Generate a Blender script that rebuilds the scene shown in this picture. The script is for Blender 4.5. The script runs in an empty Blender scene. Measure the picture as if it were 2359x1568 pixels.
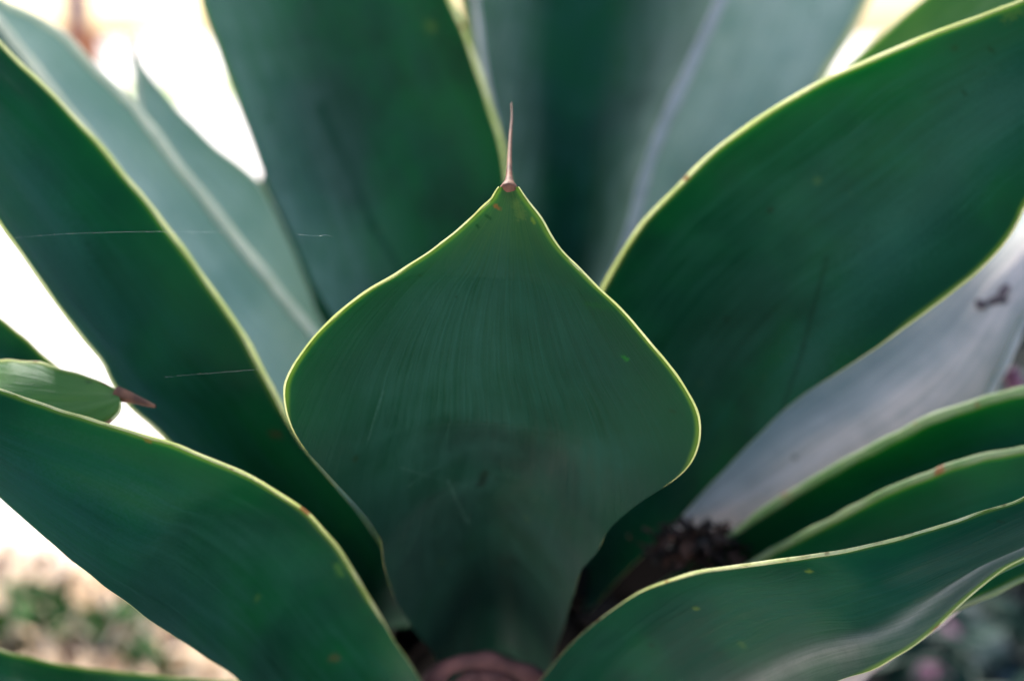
import bpy, math, random
import numpy as np
from mathutils import Vector, noise as mnoise

random.seed(7)
rng = np.random.default_rng(7)
R = math.radians
scene = bpy.context.scene
COL = scene.collection

# ------------------------------------------------------------------ camera
LENS, SW = 50.0, 36.0
PITCH = R(-12.0)
CAM = Vector((0.0, 0.0, 0.62))
cam_data = bpy.data.cameras.new("camera")
cam_data.lens = LENS
cam_data.sensor_width = SW
cam_data.clip_start = 0.01
cam_data.clip_end = 2000
cam = bpy.data.objects.new("camera", cam_data)
cam.location = CAM
cam.rotation_euler = (math.pi / 2 + PITCH, 0, 0)
COL.objects.link(cam)
scene.camera = cam
cam_data.dof.use_dof = True
cam_data.dof.focus_distance = 0.452
cam_data.dof.aperture_fstop = 4.6
cam_data.dof.aperture_blades = 0

# ------------------------------------------------------------------ light
SUN_EL, SUN_AZ = R(42), R(-18)          # azimuth measured clockwise from +Y (behind the plant)
world = bpy.data.worlds.new("World")
scene.world = world
world.use_nodes = True
wn = world.node_tree
bg = wn.nodes["Background"]
sky = wn.nodes.new("ShaderNodeTexSky")
sky.sky_type = 'NISHITA'
sky.sun_disc = False
sky.sun_elevation = SUN_EL
sky.sun_rotation = SUN_AZ
sky.air_density = 1.0
sky.dust_density = 3.0
sky.ozone_density = 1.0
wn.links.new(sky.outputs[0], bg.inputs[0])
bg.inputs[1].default_value = 0.15
sun_d = bpy.data.lights.new("sun", 'SUN')
sun_d.energy = 4.0
sun_d.angle = R(5)
sun_d.color = (1.0, 0.96, 0.91)
sun = bpy.data.objects.new("sun", sun_d)
sd = Vector((math.sin(SUN_AZ) * math.cos(SUN_EL), math.cos(SUN_AZ) * math.cos(SUN_EL), math.sin(SUN_EL)))
sun.rotation_euler = sd.to_track_quat('Z', 'Y').to_euler()
sun.location = sd * 20
COL.objects.link(sun)
scene.view_settings.view_transform = 'Standard'
scene.view_settings.look = 'None'
scene.view_settings.exposure = 1.35
scene.view_settings.gamma = 1.0
scene.render.engine = 'CYCLES'
scene.cycles.use_denoising = True
scene.cycles.max_bounces = 10
scene.cycles.transmission_bounces = 8
scene.cycles.diffuse_bounces = 6

# ------------------------------------------------------------------ helpers
W, H = 2359.0, 1568.0
FPX = LENS / SW * W
FWD = np.array((0, math.cos(PITCH), math.sin(PITCH)))
UP = np.array((0, -math.sin(PITCH), math.cos(PITCH)))
RT = np.array((1.0, 0, 0))
C0 = np.array(CAM)


def at(x, y, d):
    """real position of a traced point lying d metres in front of the lens"""
    return C0 + d * (FWD + (x - W / 2) / FPX * RT + (H / 2 - y) / FPX * UP)


def at_ground(x, y, z=0.0):
    v = FWD + (x - W / 2) / FPX * RT + (H / 2 - y) / FPX * UP
    return C0 + v * ((z - C0[2]) / v[2])


def tag(o, label=None, cat=None, group=None, kind=None):
    if label: o['label'] = label
    if cat: o['category'] = cat
    if group: o['group'] = group
    if kind: o['kind'] = kind
    return o


def link(name, me, mats, parent=None):
    o = bpy.data.objects.new(name, me)
    COL.objects.link(o)
    for m in (mats if isinstance(mats, (list, tuple)) else [mats]):
        me.materials.append(m)
    if parent is not None:
        o.parent = parent
        o.matrix_parent_inverse = parent.matrix_world.inverted()
    return o


def mesh_from(name, verts, faces, smooth=True):
    me = bpy.data.meshes.new(name)
    me.from_pydata([tuple(v) for v in verts], [], faces)
    me.update()
    if smooth:
        me.polygons.foreach_set("use_smooth", [True] * len(me.polygons))
    return me


def empty(name, loc):
    o = bpy.data.objects.new(name, None)
    o.location = Vector(loc)
    o.empty_display_size = 0.05
    COL.objects.link(o)
    bpy.context.view_layer.update()
    return o


def spline(pts, n):
    """smooth resampling of a polyline, even in arc length"""
    p = np.array(pts, float)
    if len(p) < 3:
        t = np.linspace(0, 1, n)[:, None]
        return p[0] * (1 - t) + p[-1] * t
    q = np.vstack([2 * p[0] - p[1], p, 2 * p[-1] - p[-2]])
    out = []
    for i in range(1, len(q) - 2):
        p0, p1, p2, p3 = q[i - 1], q[i], q[i + 1], q[i + 2]
        t0 = 0.0
        t1 = t0 + max(np.linalg.norm(p1 - p0), 1e-9) ** .5
        t2 = t1 + max(np.linalg.norm(p2 - p1), 1e-9) ** .5
        t3 = t2 + max(np.linalg.norm(p3 - p2), 1e-9) ** .5
        for t in np.linspace(t1, t2, 12, endpoint=False):
            a1 = (t1 - t) / (t1 - t0) * p0 + (t - t0) / (t1 - t0) * p1
            a2 = (t2 - t) / (t2 - t1) * p1 + (t - t1) / (t2 - t1) * p2
            a3 = (t3 - t) / (t3 - t2) * p2 + (t - t2) / (t3 - t2) * p3
            b1 = (t2 - t) / (t2 - t0) * a1 + (t - t0) / (t2 - t0) * a2
            b2 = (t3 - t) / (t3 - t1) * a2 + (t - t1) / (t3 - t1) * a3
            out.append((t2 - t) / (t2 - t1) * b1 + (t - t1) / (t2 - t1) * b2)
    out.append(p[-1])
    o = np.array(out)
    s = np.concatenate([[0], np.cumsum(np.linalg.norm(np.diff(o, axis=0), axis=1))])
    tt = np.linspace(0, s[-1], n)
    return np.stack([np.interp(tt, s, o[:, k]) for k in range(o.shape[1])], 1)


def smooth_interp(knots, v):
    k = np.array(knots, float)
    if k.ndim == 0:
        return np.full_like(v, float(k))
    xs, ys = k[:, 0], k[:, 1]
    # monotone-ish cubic: smooth a fine linear interpolation
    f = np.linspace(-0.2, 1.2, 561)
    y = np.interp(f, xs, ys)
    ker = np.hanning(61); ker /= ker.sum()
    y = np.convolve(np.pad(y, 30, mode='edge'), ker, 'valid')
    return np.interp(v, f, y)


def softmin(a, b):
    return (a ** -3 + b ** -3) ** (-1 / 3) if a > 1e-6 else 0.0


def norm(a):
    return a / np.maximum(np.linalg.norm(a, axis=-1, keepdims=True), 1e-12)


def tube(path, radii, seg=8, flat=1.0, nrm=None, cap=True):
    """closed tube round a path; radii per point; flat squashes it along nrm"""
    P = np.array(path, float); n = len(P)
    T = norm(np.gradient(P, axis=0))
    if nrm is None:
        ref = np.array((0.31, 0.9, 0.2)); ref = ref / np.linalg.norm(ref)
        nrm = np.tile(ref, (n, 1))
    A = norm(np.cross(T, nrm)); B = norm(np.cross(A, T))
    rad = np.array(radii, float) * np.ones(n)
    vs, fs = [], []
    for i in range(n):
        for k in range(seg):
            a = 2 * math.pi * k / seg
            vs.append(P[i] + rad[i] * (math.cos(a) * A[i] + flat * math.sin(a) * B[i]))
    for i in range(n - 1):
        for k in range(seg):
            k2 = (k + 1) % seg
            fs.append((i * seg + k, i * seg + k2, (i + 1) * seg + k2, (i + 1) * seg + k))
    if cap:
        fs.append(tuple(range(seg))[::-1])
        fs.append(tuple((n - 1) * seg + k for k in range(seg)))
    return vs, fs


# ------------------------------------------------------------------ materials
class NT:
    def __init__(self, name):
        self.m = bpy.data.materials.new(name)
        self.m.use_nodes = True
        self.t = self.m.node_tree
        self.t.nodes.clear()
        self.out = self.n("ShaderNodeOutputMaterial")

    def n(self, ty, **kw):
        nd = self.t.nodes.new(ty)
        for k, v in kw.items():
            if k.startswith("i_"):
                nd.inputs[k[2:].replace("_", " ")].default_value = v
            else:
                setattr(nd, k, v)
        return nd

    def l(self, a, b):
        self.t.links.new(a, b)

    def math(self, op, a, b=None, clamp=False):
        nd = self.n("ShaderNodeMath", operation=op, use_clamp=clamp)
        for i, x in enumerate((a, b)):
            if x is None: continue
            if isinstance(x, (int, float)): nd.inputs[i].default_value = x
            else: self.l(x, nd.inputs[i])
        return nd.outputs[0]

    def maprange(self, x, a, b, c=0.0, d=1.0):
        nd = self.n("ShaderNodeMapRange", interpolation_type='SMOOTHSTEP')
        self.l(x, nd.inputs[0])
        for i, v in zip((1, 2, 3, 4), (a, b, c, d)): nd.inputs[i].default_value = v
        return nd.outputs[0]

    def mix(self, f, a, b):
        nd = self.n("ShaderNodeMix", data_type='RGBA')
        if isinstance(f, (int, float)): nd.inputs[0].default_value = f
        else: self.l(f, nd.inputs[0])
        for s, x in ((6, a), (7, b)):
            if isinstance(x, tuple): nd.inputs[s].default_value = (*x, 1)
            else: self.l(x, nd.inputs[s])
        return nd.outputs[2]

    def noise(self, vec, scale, detail=3.0, rough=.5, dist=0.0):
        nd = self.n("ShaderNodeTexNoise")
        nd.inputs["Scale"].default_value = scale
        nd.inputs["Detail"].default_value = detail
        nd.inputs["Roughness"].default_value = rough
        nd.inputs["Distortion"].default_value = dist
        self.l(vec, nd.inputs["Vector"])
        return nd.outputs[0]

    def mapping(self, vec, sc, loc=(0, 0, 0)):
        nd = self.n("ShaderNodeMapping")
        nd.inputs["Scale"].default_value = sc
        nd.inputs["Location"].default_value = loc
        self.l(vec, nd.inputs["Vector"])
        return nd.outputs[0]


def leaf_material(name, green, deep, wax, wax_amt, seed, rough=.42, under=False, trans=.10, streak=.62, spec=.13, sheen=.05, wax_light_tone=(.055, .125, .110), stw=0, dots=0):
    t = NT(name)
    uv = t.n("ShaderNodeUVMap", uv_map="blade").outputs[0]      # x: -1..1 across, y: metres from the tip
    geo = t.n("ShaderNodeTexCoord").outputs["Object"]
    ed = t.n("ShaderNodeAttribute", attribute_name="edge").outputs["Fac"]   # metres to nearest margin
    sep = t.n("ShaderNodeSeparateXYZ"); t.l(uv, sep.inputs[0])
    vlen = sep.outputs[1]
    st1 = t.noise(t.mapping(uv, (30, 12, 1), (seed, seed * 2.3, 0)), 1.0, 4.0, .6, .3)
    st2 = t.noise(t.mapping(uv, (62, 19, 1), (seed * 3.1, seed, 0)), 1.0, 6.0, .65, .5)
    big = t.noise(t.mapping(geo, (1, 1, 1), (seed, 0, seed)), 17.0, 3.0, .55)
    fine = t.noise(geo, 900.0, 2.0, .6)
    blot = t.noise(t.mapping(geo, (1, 1, 1), (0, seed, 4)), 48.0, 4.0, .6)
    # green body
    c = t.mix(t.maprange(big, .36, .66), deep, green)
    # streaky wax film, rubbed off in places
    s = t.math('ADD', t.math('MULTIPLY', t.maprange(st1, .42, .62), .55), t.math('MULTIPLY', t.maprange(st2, .44, .60), .45))
    st3 = t.noise(t.mapping(uv, (170, 30, 1), (seed, seed * 1.7, 0)), 1.0, 3.0, .6, .4)
    s = t.math('MULTIPLY', s, t.maprange(st3, .3, .62, .55, 1.15))
    w = t.math('ADD', t.math('MULTIPLY', s, streak), t.math('MULTIPLY', t.maprange(blot, .3, .75), 1 - streak))
    if stw:
        uu = t.math('ABSOLUTE', sep.outputs[0])
        near = t.math('MULTIPLY', t.maprange(vlen, .055, .15, 1.0, .35), t.maprange(uu, .35, .95, 1.0, .35))
        w = t.math('MULTIPLY', w, near)
        w = t.math('ADD', w, t.math('MULTIPLY', t.maprange(blot, .35, .75), t.maprange(vlen, .05, .12, 0.0, .40)))
    w = t.math('MULTIPLY', w, t.maprange(big, .25, .62, .55, 1.0))
    away = t.maprange(ed, .002, .016)
    w = t.math('MULTIPLY', t.math('MULTIPLY', w, wax_amt), away, clamp=True)
    c = t.mix(w, c, wax)
    bl = t.n("ShaderNodeAttribute", attribute_name="wax_light").outputs["Fac"]   # wax film plus light and shade painted across the blade
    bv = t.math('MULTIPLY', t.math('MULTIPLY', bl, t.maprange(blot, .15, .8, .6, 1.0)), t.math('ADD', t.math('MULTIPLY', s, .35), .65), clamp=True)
    c = t.mix(bv, c, wax_light_tone)
    c = t.mix(t.math('MULTIPLY', t.maprange(fine, .35, .7), .10), c, deep)
    # yellow-green rim and tip
    rim = t.maprange(ed, .0000, .0020, 1.0, 0.0)
    c = t.mix(t.math('MULTIPLY', rim, .85), c, (.14, .23, .03))
    tip = t.maprange(vlen, .000, .034, .5, 0.0)
    tip = t.math('MULTIPLY', tip, t.maprange(st2, .40, .64, 1.0, .45))
    c = t.mix(tip, c, (.08, .18, .035))
    # small scattered scars and dots
    vor = t.n("ShaderNodeTexVoronoi", feature='F1'); vor.inputs["Scale"].default_value = 85
    t.l(t.mapping(geo, (1, 1, 1), (seed, 3, 1)), vor.inputs["Vector"])
    sepc = t.n("ShaderNodeSeparateColor"); t.l(vor.outputs["Color"], sepc.inputs[0])
    dot = t.math('MULTIPLY', t.maprange(vor.outputs["Distance"], .05, .16, 1.0, 0.0), t.math('GREATER_THAN', sepc.outputs[0], .93))
    c = t.mix(t.math('MULTIPLY', dot, .65), c, (.006, .016, .006))
    dot2 = t.math('MULTIPLY', t.maprange(vor.outputs["Distance"], .05, .25, 1.0, 0.0), t.math('GREATER_THAN', sepc.outputs[1], .965))
    c = t.mix(t.math('MULTIPLY', dot2, .14), c, (.16, .25, .03))
    if dots:
        v2 = t.n("ShaderNodeTexVoronoi", feature='F1'); v2.inputs["Scale"].default_value = 42
        t.l(geo, v2.inputs["Vector"])
        s2 = t.n("ShaderNodeSeparateColor"); t.l(v2.outputs["Color"], s2.inputs[0])
        d3 = t.math('MULTIPLY', t.maprange(v2.outputs["Distance"], .05, .12, 1.0, 0.0), t.math('GREATER_THAN', s2.outputs[2], .80))
        c = t.mix(t.math('MULTIPLY', d3, .9), c, (.85, .88, .80))
    p = t.n("ShaderNodeBsdfPrincipled")
    t.l(c, p.inputs["Base Color"])
    rr = t.math('ADD', t.math('MULTIPLY', w, .22), rough, clamp=True)
    p.inputs['Sheen Weight'].default_value = sheen
    p.inputs['Sheen Roughness'].default_value = .45
    p.inputs['Sheen Tint'].default_value = (.70, .88, .92, 1)
    p.inputs['Specular Tint'].default_value = (.75, .95, 1, 1)
    t.l(t.math('ADD', rr, t.math('MULTIPLY', t.math('SUBTRACT', st1, .5), .18)), p.inputs["Roughness"])
    p.inputs["Specular IOR Level"].default_value = spec
    bmp = t.n("ShaderNodeBump")
    bmp.inputs["Strength"].default_value = .55
    bmp.inputs["Distance"].default_value = .0006
    hgt = t.math('ADD', t.math('MULTIPLY', t.math('ADD', st2, t.math('MULTIPLY', st3, .5)), .7), t.math('MULTIPLY', st1, .6))
    hgt = t.math('ADD', hgt, t.math('MULTIPLY', fine, .12))
    t.l(hgt, bmp.inputs["Height"])
    t.l(bmp.outputs[0], p.inputs["Normal"])
    tr = t.n("ShaderNodeBsdfTranslucent")
    tc = t.mix(rim, (.03, .42, .06), (.40, .55, .12))
    t.l(tc, tr.inputs[0])
    ms = t.n("ShaderNodeMixShader")
    fl = t.math('SUBTRACT', 1.0, t.n("ShaderNodeAttribute", attribute_name="flesh").outputs["Fac"])
    t.l(t.math('MULTIPLY', fl, t.math('ADD', t.math('MULTIPLY', rim, .30), t.math('ADD', trans, t.maprange(ed, .0, .03, .10, 0.0)), clamp=True)), ms.inputs[0])
    t.l(p.outputs[0], ms.inputs[1]); t.l(tr.outputs[0], ms.inputs[2])
    t.l(ms.outputs[0], t.out.inputs[0])
    return t.m


def margin_material(nm="pale leaf margin", ca=(.74, .78, .36), cb=(.88, .88, .54), spots=.75):
    t = NT(nm)
    geo = t.n("ShaderNodeTexCoord").outputs["Object"]
    a = t.noise(geo, 60, 3); b = t.noise(geo, 420, 3)
    c = t.mix(t.maprange(a, .35, .65), ca, cb)
    vor = t.noise(t.mapping(geo, (1, 1, 1), (3, 1, 7)), 75, 2, .5)
    c = t.mix(t.math('MULTIPLY', t.maprange(vor, .655, .69), spots), c, (.42, .14, .05))
    c = t.mix(t.math('MULTIPLY', t.maprange(b, .5, .75), .25), c, (.45, .55, .2))
    p = t.n("ShaderNodeBsdfPrincipled"); t.l(c, p.inputs["Base Color"])
    p.inputs["Roughness"].default_value = .5
    tr = t.n("ShaderNodeBsdfTranslucent"); t.l(c, tr.inputs[0])
    ms = t.n("ShaderNodeMixShader"); ms.inputs[0].default_value = .6
    t.l(p.outputs[0], ms.inputs[1]); t.l(tr.outputs[0], ms.inputs[2])
    t.l(ms.outputs[0], t.out.inputs[0])
    return t.m


def simple(name, c1, c2, scale=30, rough=.7, trans=0.0, bump=.0, detail=4.0, stretch=(1, 1, 1), spec=.4):
    t = NT(name)
    geo = t.n("ShaderNodeTexCoord").outputs["Object"]
    f = t.noise(t.mapping(geo, stretch), scale, detail, .6)
    c = t.mix(t.maprange(f, .32, .68), c1, c2)
    p = t.n("ShaderNodeBsdfPrincipled"); t.l(c, p.inputs["Base Color"])
    p.inputs["Roughness"].default_value = rough
    p.inputs["Specular IOR Level"].default_value = spec
    if bump:
        b = t.n("ShaderNodeBump"); b.inputs["Distance"].default_value = bump
        t.l(f, b.inputs["Height"]); t.l(b.outputs[0], p.inputs["Normal"])
    if trans:
        tr = t.n("ShaderNodeBsdfTranslucent"); t.l(c, tr.inputs[0])
        ms = t.n("ShaderNodeMixShader"); ms.inputs[0].default_value = trans
        t.l(p.outputs[0], ms.inputs[1]); t.l(tr.outputs[0], ms.inputs[2])
        t.l(ms.outputs[0], t.out.inputs[0])
    else:
        t.l(p.outputs[0], t.out.inputs[0])
    return t.m


G1, D1, WX = (.0005, .070, .016), (.0003, .034, .014), (.009, .074, .042)
M_UP = leaf_material("green leaf face", G1, D1, WX, .9, 1.7)
M_UP2 = leaf_material("green leaf face with wax and lit flanks", G1, D1, (.016, .070, .055), .95, 5.1, rough=.5, wax_light_tone=(.34, .43, .33))  # pale tone paints the light on the blade's flanks
M_FOLD = leaf_material('green leaf face with painted fold highlight', (.0012, .055, .018), (.0008, .030, .014), (.008, .062, .038), .75, 11.7, wax_light_tone=(.30, .29, .25))  # tan tone paints the highlight along the fold
M_TALL = leaf_material('green leaf face painted lit on one side', (.0008, .090, .018), (.0005, .026, .010), (.010, .055, .040), .6, 13.7, wax_light_tone=(.26, .38, .33), trans=.16)  # paler tone paints the light caught by the left flank
M_MID = leaf_material('green leaf face with fine pale veins', (.0008, .032, .012), (.0006, .021, .010), (.009, .058, .037), .95, 21.7, wax_light_tone=(.05, .12, .11), stw=1)
M_PALE = leaf_material("glaucous sky lit leaf face", (.42, .53, .40), (.29, .42, .31), (.60, .68, .55), .7, 9.3, trans=.03)  # glaucous wax, with skylight put into the colour too
M_LAV = leaf_material("pale grey leaf face", (.15, .21, .20), (.09, .15, .15), (.22, .27, .27), .7, 4.4, rough=.55, streak=.7, trans=.02, wax_light_tone=(.88, .72, .68))  # lilac over grey paints the leaf's sky reflection and shading
M_YG = leaf_material("light green leaf face", (.12, .25, .035), (.05, .15, .03), (.19, .29, .13), .8, 2.9, rough=.4)
M_UNDER = leaf_material("bluish leaf underside", (.05, .13, .11), (.03, .09, .08), (.20, .28, .29), .9, 7.7, rough=.55, streak=.3, trans=.05)
M_MARGIN = margin_material()
M_MARGIN_GREEN = margin_material("olive green leaf margin", (.24, .36, .16), (.34, .42, .24))
M_MARGIN_GREY = margin_material('greyish leaf margin', (.62, .67, .58), (.74, .77, .68), 0.0)
M_MARGIN_LILAC = margin_material('lilac grey leaf margin', (.56, .58, .59), (.66, .67, .69), 0.0)
M_SPINE = simple("brown pink spine", (.22, .10, .06), (.10, .05, .035), 160, .65, .10, stretch=(1, 1, .3), spec=.15)
M_STEM = simple("dark stem bark", (.010, .008, .006), (.028, .02, .014), 60, .9, bump=.003)
M_DEAD = simple("withered pinkish leaf", (.13, .055, .052), (.07, .03, .03), 90, .8, .05, bump=.002)


# ------------------------------------------------------------------ leaf builder
ALL_FACE = {}


def leaf(parent, L, Rr, dL, dR, bow=((0, .004), (.5, .012), (1, .03)), pw=2.0, face=None, under=None, label=None,
         thick=(.0025, .010), margin=(.0010, .0010), n=96, m=36, spine=None, wob=.0006, und=.0012, seed=0.0,
         tube_margins=True, mshift=0.0, flip=False, mm=None, bfade=.72, edge0=0.0, wax_light=None, crease=None):
    """L and Rr: the two traced margins, tip first. dL, dR: their distances. bow: how far the keel sinks
    below the chord between the margins."""
    v = np.linspace(0, 1, n)
    A2, B2 = spline(L, n), spline(Rr, n)
    da, db = smooth_interp(dL, v), smooth_interp(dR, v)
    A = np.array([at(x, y, d) for (x, y), d in zip(A2, da)])
    B = np.array([at(x, y, d) for (x, y), d in zip(B2, db)])
    wA = np.array([[min(1, i / 8) * wob * mnoise.noise(Vector((i * 22 / n, seed + k * 7, 1))) for k in range(3)] for i in range(n)])
    wB = np.array([[min(1, i / 8) * wob * mnoise.noise(Vector((i * 22 / n, seed + k * 7, 9))) for k in range(3)] for i in range(n)])
    mid = (A + B) / 2
    T = norm(np.gradient(mid, axis=0))
    ch = B - A
    wdt = np.linalg.norm(ch, axis=1)
    ker = np.ones(9) / 9
    chs = np.stack([np.convolve(np.pad(ch[:, k], 4, mode='edge'), ker, 'valid') for k in range(3)], 1)
    N = norm(np.cross(T, chs))
    away = ((mid - C0) * N).sum(1)
    s = np.sign(np.mean(away[: int(n * .8)])) or 1
    N = N * s * (-1 if flip else 1)     # towards the underside
    b = smooth_interp(bow, v)
    th = np.interp(v, [0, .08, 1], [thick[0] * .6, thick[0], thick[1]])
    us = np.sin(np.linspace(-1, 1, m) * math.pi / 2)
    V, UV, ED, BL = [], [], [], []
    bfs = bfade if isinstance(bfade, tuple) else (bfade, bfade)
    bfL, bfR = (np.clip((v - q) / .12, 0, 1) for q in bfs)
    s_len = np.concatenate([[0], np.cumsum(np.linalg.norm(np.diff(mid, axis=0), axis=1))])
    for side in (0, 1):
        for i in range(n):
            for u in us:
                lat = (u + 1) / 2
                prof = (1 - abs(u) ** pw)
                p = A[i] * (1 - lat) + B[i] * lat + N[i] * b[i] * prof
                if mshift:
                    p = p + ch[i] * mshift * prof
                e = (1 - abs(u)) * wdt[i] / 2
                p = p + (wA[i] if u < 0 else wB[i]) * max(0, 1 - e / .010)
                fade = min(1, e / .012)
                p = p + N[i] * und * fade * (mnoise.noise(Vector((u * 2.2 + seed, s_len[i] * 22, seed))) * 1.6
                                            + .35 * mnoise.noise(Vector((u * 7 + seed, s_len[i] * 30, seed + 5))))
                if crease:
                    cv = np.interp(v[i], *zip(*crease[3]))
                    p = p - N[i] * crease[2] * cv * math.exp(-((u - crease[0]) / crease[1]) ** 2)
                if side:
                    p = p + N[i] * (.0009 + th[i] * (1 - u * u) ** .7)
                V.append(p); UV.append((u * wdt[i] / 2 / (softmin(s_len[i], .10) + .003), s_len[i])); ED.append(e + .004 * (bfL[i] if u < 0 else bfR[i]) + edge0); BL.append(float(np.interp(u, *zip(*wax_light))) if wax_light else 0.0)
    F, MI = [], []
    def idx(sd, i, k): return sd * n * m + i * m + k
    for i in range(n - 1):
        for k in range(m - 1):
            F.append((idx(0, i, k), idx(0, i + 1, k), idx(0, i + 1, k + 1), idx(0, i, k + 1))); MI.append(0)
            F.append((idx(1, i, k), idx(1, i, k + 1), idx(1, i + 1, k + 1), idx(1, i + 1, k))); MI.append(1)
        for k, rv in ((0, 0), (m - 1, 1)):
            q = (idx(0, i, k), idx(1, i, k), idx(1, i + 1, k), idx(0, i + 1, k))
            F.append(q if not rv else q[::-1]); MI.append(0)
    for i, rv in ((0, 0), (n - 1, 1)):
        for k in range(m - 1):
            q = (idx(0, i, k), idx(0, i, k + 1), idx(1, i, k + 1), idx(1, i, k))
            F.append(q if not rv else q[::-1]); MI.append(0)
    me = mesh_from("leaf", V, F)
    me.polygons.foreach_set("material_index", MI)
    uvl = me.uv_layers.new(name="blade")
    lv = np.zeros(len(me.loops), int); me.loops.foreach_get("vertex_index", lv)
    uvl.data.foreach_set("uv", np.array(UV)[lv].ravel())
    at_ = me.attributes.new("edge", 'FLOAT', 'POINT'); at_.data.foreach_set("value", np.array(ED, float))
    fl_ = me.attributes.new("flesh", 'FLOAT', 'POINT'); fl_.data.foreach_set("value", np.tile(np.repeat(np.clip((v - .5) / .25, 0, 1), m), 2))
    bl_ = me.attributes.new("wax_light", 'FLOAT', 'POINT'); bl_.data.foreach_set("value", np.array(BL, float))
    o = link("leaf", me, [face or M_UP, under or M_UNDER], parent)
    if label: o['label'] = label
    if tube_margins:
        for E, sg, r, bf in ((A + wA, -1, margin[0], bfL), (B + wB, 1, margin[1], bfR)):
            out = norm(ch) * sg
            path = E + out * r * .35 + N * .00045
            rr = r * np.array([(1 + .28 * mnoise.noise(Vector((i * 30 / n, seed, sg * 3)))) * (min(1, .45 + i / 10)) * max(.10, 1 - .95 * bf[i]) for i in range(n)])
            vs, fs = tube(path, rr, 8, .72, N)
            mo = link("leaf_margin", mesh_from("leaf_margin", vs, fs), mm or M_MARGIN, o)
    if spine:
        pts, d = spine
        q = spline([(x, y) for x, y, _ in pts], 60)
        sl = np.concatenate([[0], np.cumsum([math.dist(pts[j][:2], pts[j + 1][:2]) for j in range(len(pts) - 1)])])
        rads = np.interp(np.linspace(0, 1, 60), sl / sl[-1], [r for _, _, r in pts])
        dd = np.interp(np.linspace(0, 1, 60), [0, 1], d)
        P = np.array([at(x, y, k) for (x, y), k in zip(q, dd)])
        vs, fs = tube(P, rads, 10, 1.0)
        link("spine", mesh_from("spine", vs, fs), M_SPINE, o)
    return o, dict(A=A, B=B, N=N, mid=mid)


# ------------------------------------------------------------------ the agave
base = at(1160, 1640, .66)
plant = empty("agave_plant", (base[0], base[1], 0.0))
tag(plant, "large smooth green agave rosette filling the picture, tall leaves with pale yellow edges", "agave")

M_GAP_DARK = simple("dark gap filling leaf", (.022, .015, .012), (.009, .007, .006), 35, .9, bump=.002, stretch=(1, 1, .2))  # blackish tone for leaves added to fill gaps where shade falls
# the leaf in the middle, tip up, pointing at the viewer
centre, cg = leaf(plant,
    [(1151,430),(1143,441),(1134,458),(1112,478),(1088,500),(1040,545),(985,585),(920,628),(860,663),(810,698),(760,742),(712,793),(678,843),(659,890),(659,935),
     (673,985),(702,1032),(750,1085),(800,1140),(850,1198),(876,1245),(885,1300),(907,1370),(948,1440),(1000,1510),(1040,1640)],
    [(1193,430),(1202,444),(1213,460),(1243,500),(1273,550),(1308,592),(1363,650),(1418,703),(1475,765),(1520,820),(1560,870),(1592,920),(1609,965),(1611,1000),
     (1599,1045),(1572,1087),(1520,1127),(1450,1175),(1400,1225),(1376,1270),(1340,1312),(1320,1370),(1300,1440),(1275,1510),(1255,1640)],
    [(0,.452),(.2,.447),(.45,.462),(.6,.48),(.75,.52),(1,.66)], [(0,.452),(.2,.447),(.45,.460),(.6,.478),(.75,.52),(1,.66)],
    wax_light=((-1,.14),(0,.12),(.2,0),(1,.06)), bow=((0,.0015),(.12,.004),(.4,.013),(.8,.034),(1,.034)), und=.0006, wob=.0003, pw=2.2, n=150, m=60, thick=(.003,.012), face=M_MID, margin=(.00052,.00052),
    bfade=(.46,.52), label="middle leaf facing the viewer, teardrop shaped with a long brown pink spine at its tip",
    spine=([(1171,443,.0029),(1172,437,.0031),(1172.5,431,.0025),(1172.6,423,.0017),(1173,408,.0011),(1174,360,.0008),(1176,310,.00058),(1179,270,.00038),(1178,238,.00016)], (.4535,.500)), seed=1.3)

left_top, _ = leaf(plant,
    [(-330,-330),(-270,-210),(-150,-50),(0,97),(60,160),(125,222),(200,302),(260,370),(320,442),(380,521),(440,600),(500,682),(550,757),(592,832),(630,902),(665,972),(702,1035),(760,1102),(820,1172),(868,1240),(930,1330),(1000,1440)],
    [(-330,-330),(-350,-200),(-290,50),(-160,270),(0,507),(60,592),(110,662),(160,732),(208,790),(243,835),(262,880),(300,930),(350,975),(400,1025),(500,1130),(620,1270),(740,1390),(860,1500)],
    [(0,.52),(.3,.54),(.7,.555),(1,.63)], [(0,.47),(.3,.475),(.6,.51),(1,.61)],
    bow=((0,.003),(.4,.012),(1,.03)), margin=(.0011,.0007), seed=4.2, wax_light=((-1,0),(-.2,0),(.2,.10),(.6,.55),(.95,.6)),
    label="broad dark leaf rising to the upper left corner with a thick pale right edge")

left_low, _ = leaf(plant,
    [(-420,700),(-300,760),(-150,840),(0,898),(70,921),(140,944),(210,965),(280,986),(340,1005),(420,1032),(500,1065),(580,1100),(650,1141),(710,1187),(760,1240),(802,1297),(840,1360),(878,1425),(910,1480),(945,1530),(1000,1620),(1040,1700)],
    [(-420,700),(-400,800),(-250,930),(-110,1050),(0,1142),(60,1196),(120,1250),(180,1300),(260,1362),(340,1424),(420,1478),(500,1528),(550,1565),(620,1625),(700,1700),(800,1780)],
    [(0,.44),(.3,.462),(.6,.485),(1,.60)], [(0,.40),(.3,.43),(.6,.455),(1,.57)],
    bow=((0,.003),(.4,.008),(1,.02)), bfade=(.8, .12), margin=(.0007,.0004), seed=8.8, wax_light=((-1,0),(.2,.05),(.75,.22),(.95,.5)),
    label="low dark leaf reaching to the lower left edge in front of the bright litter")

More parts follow.
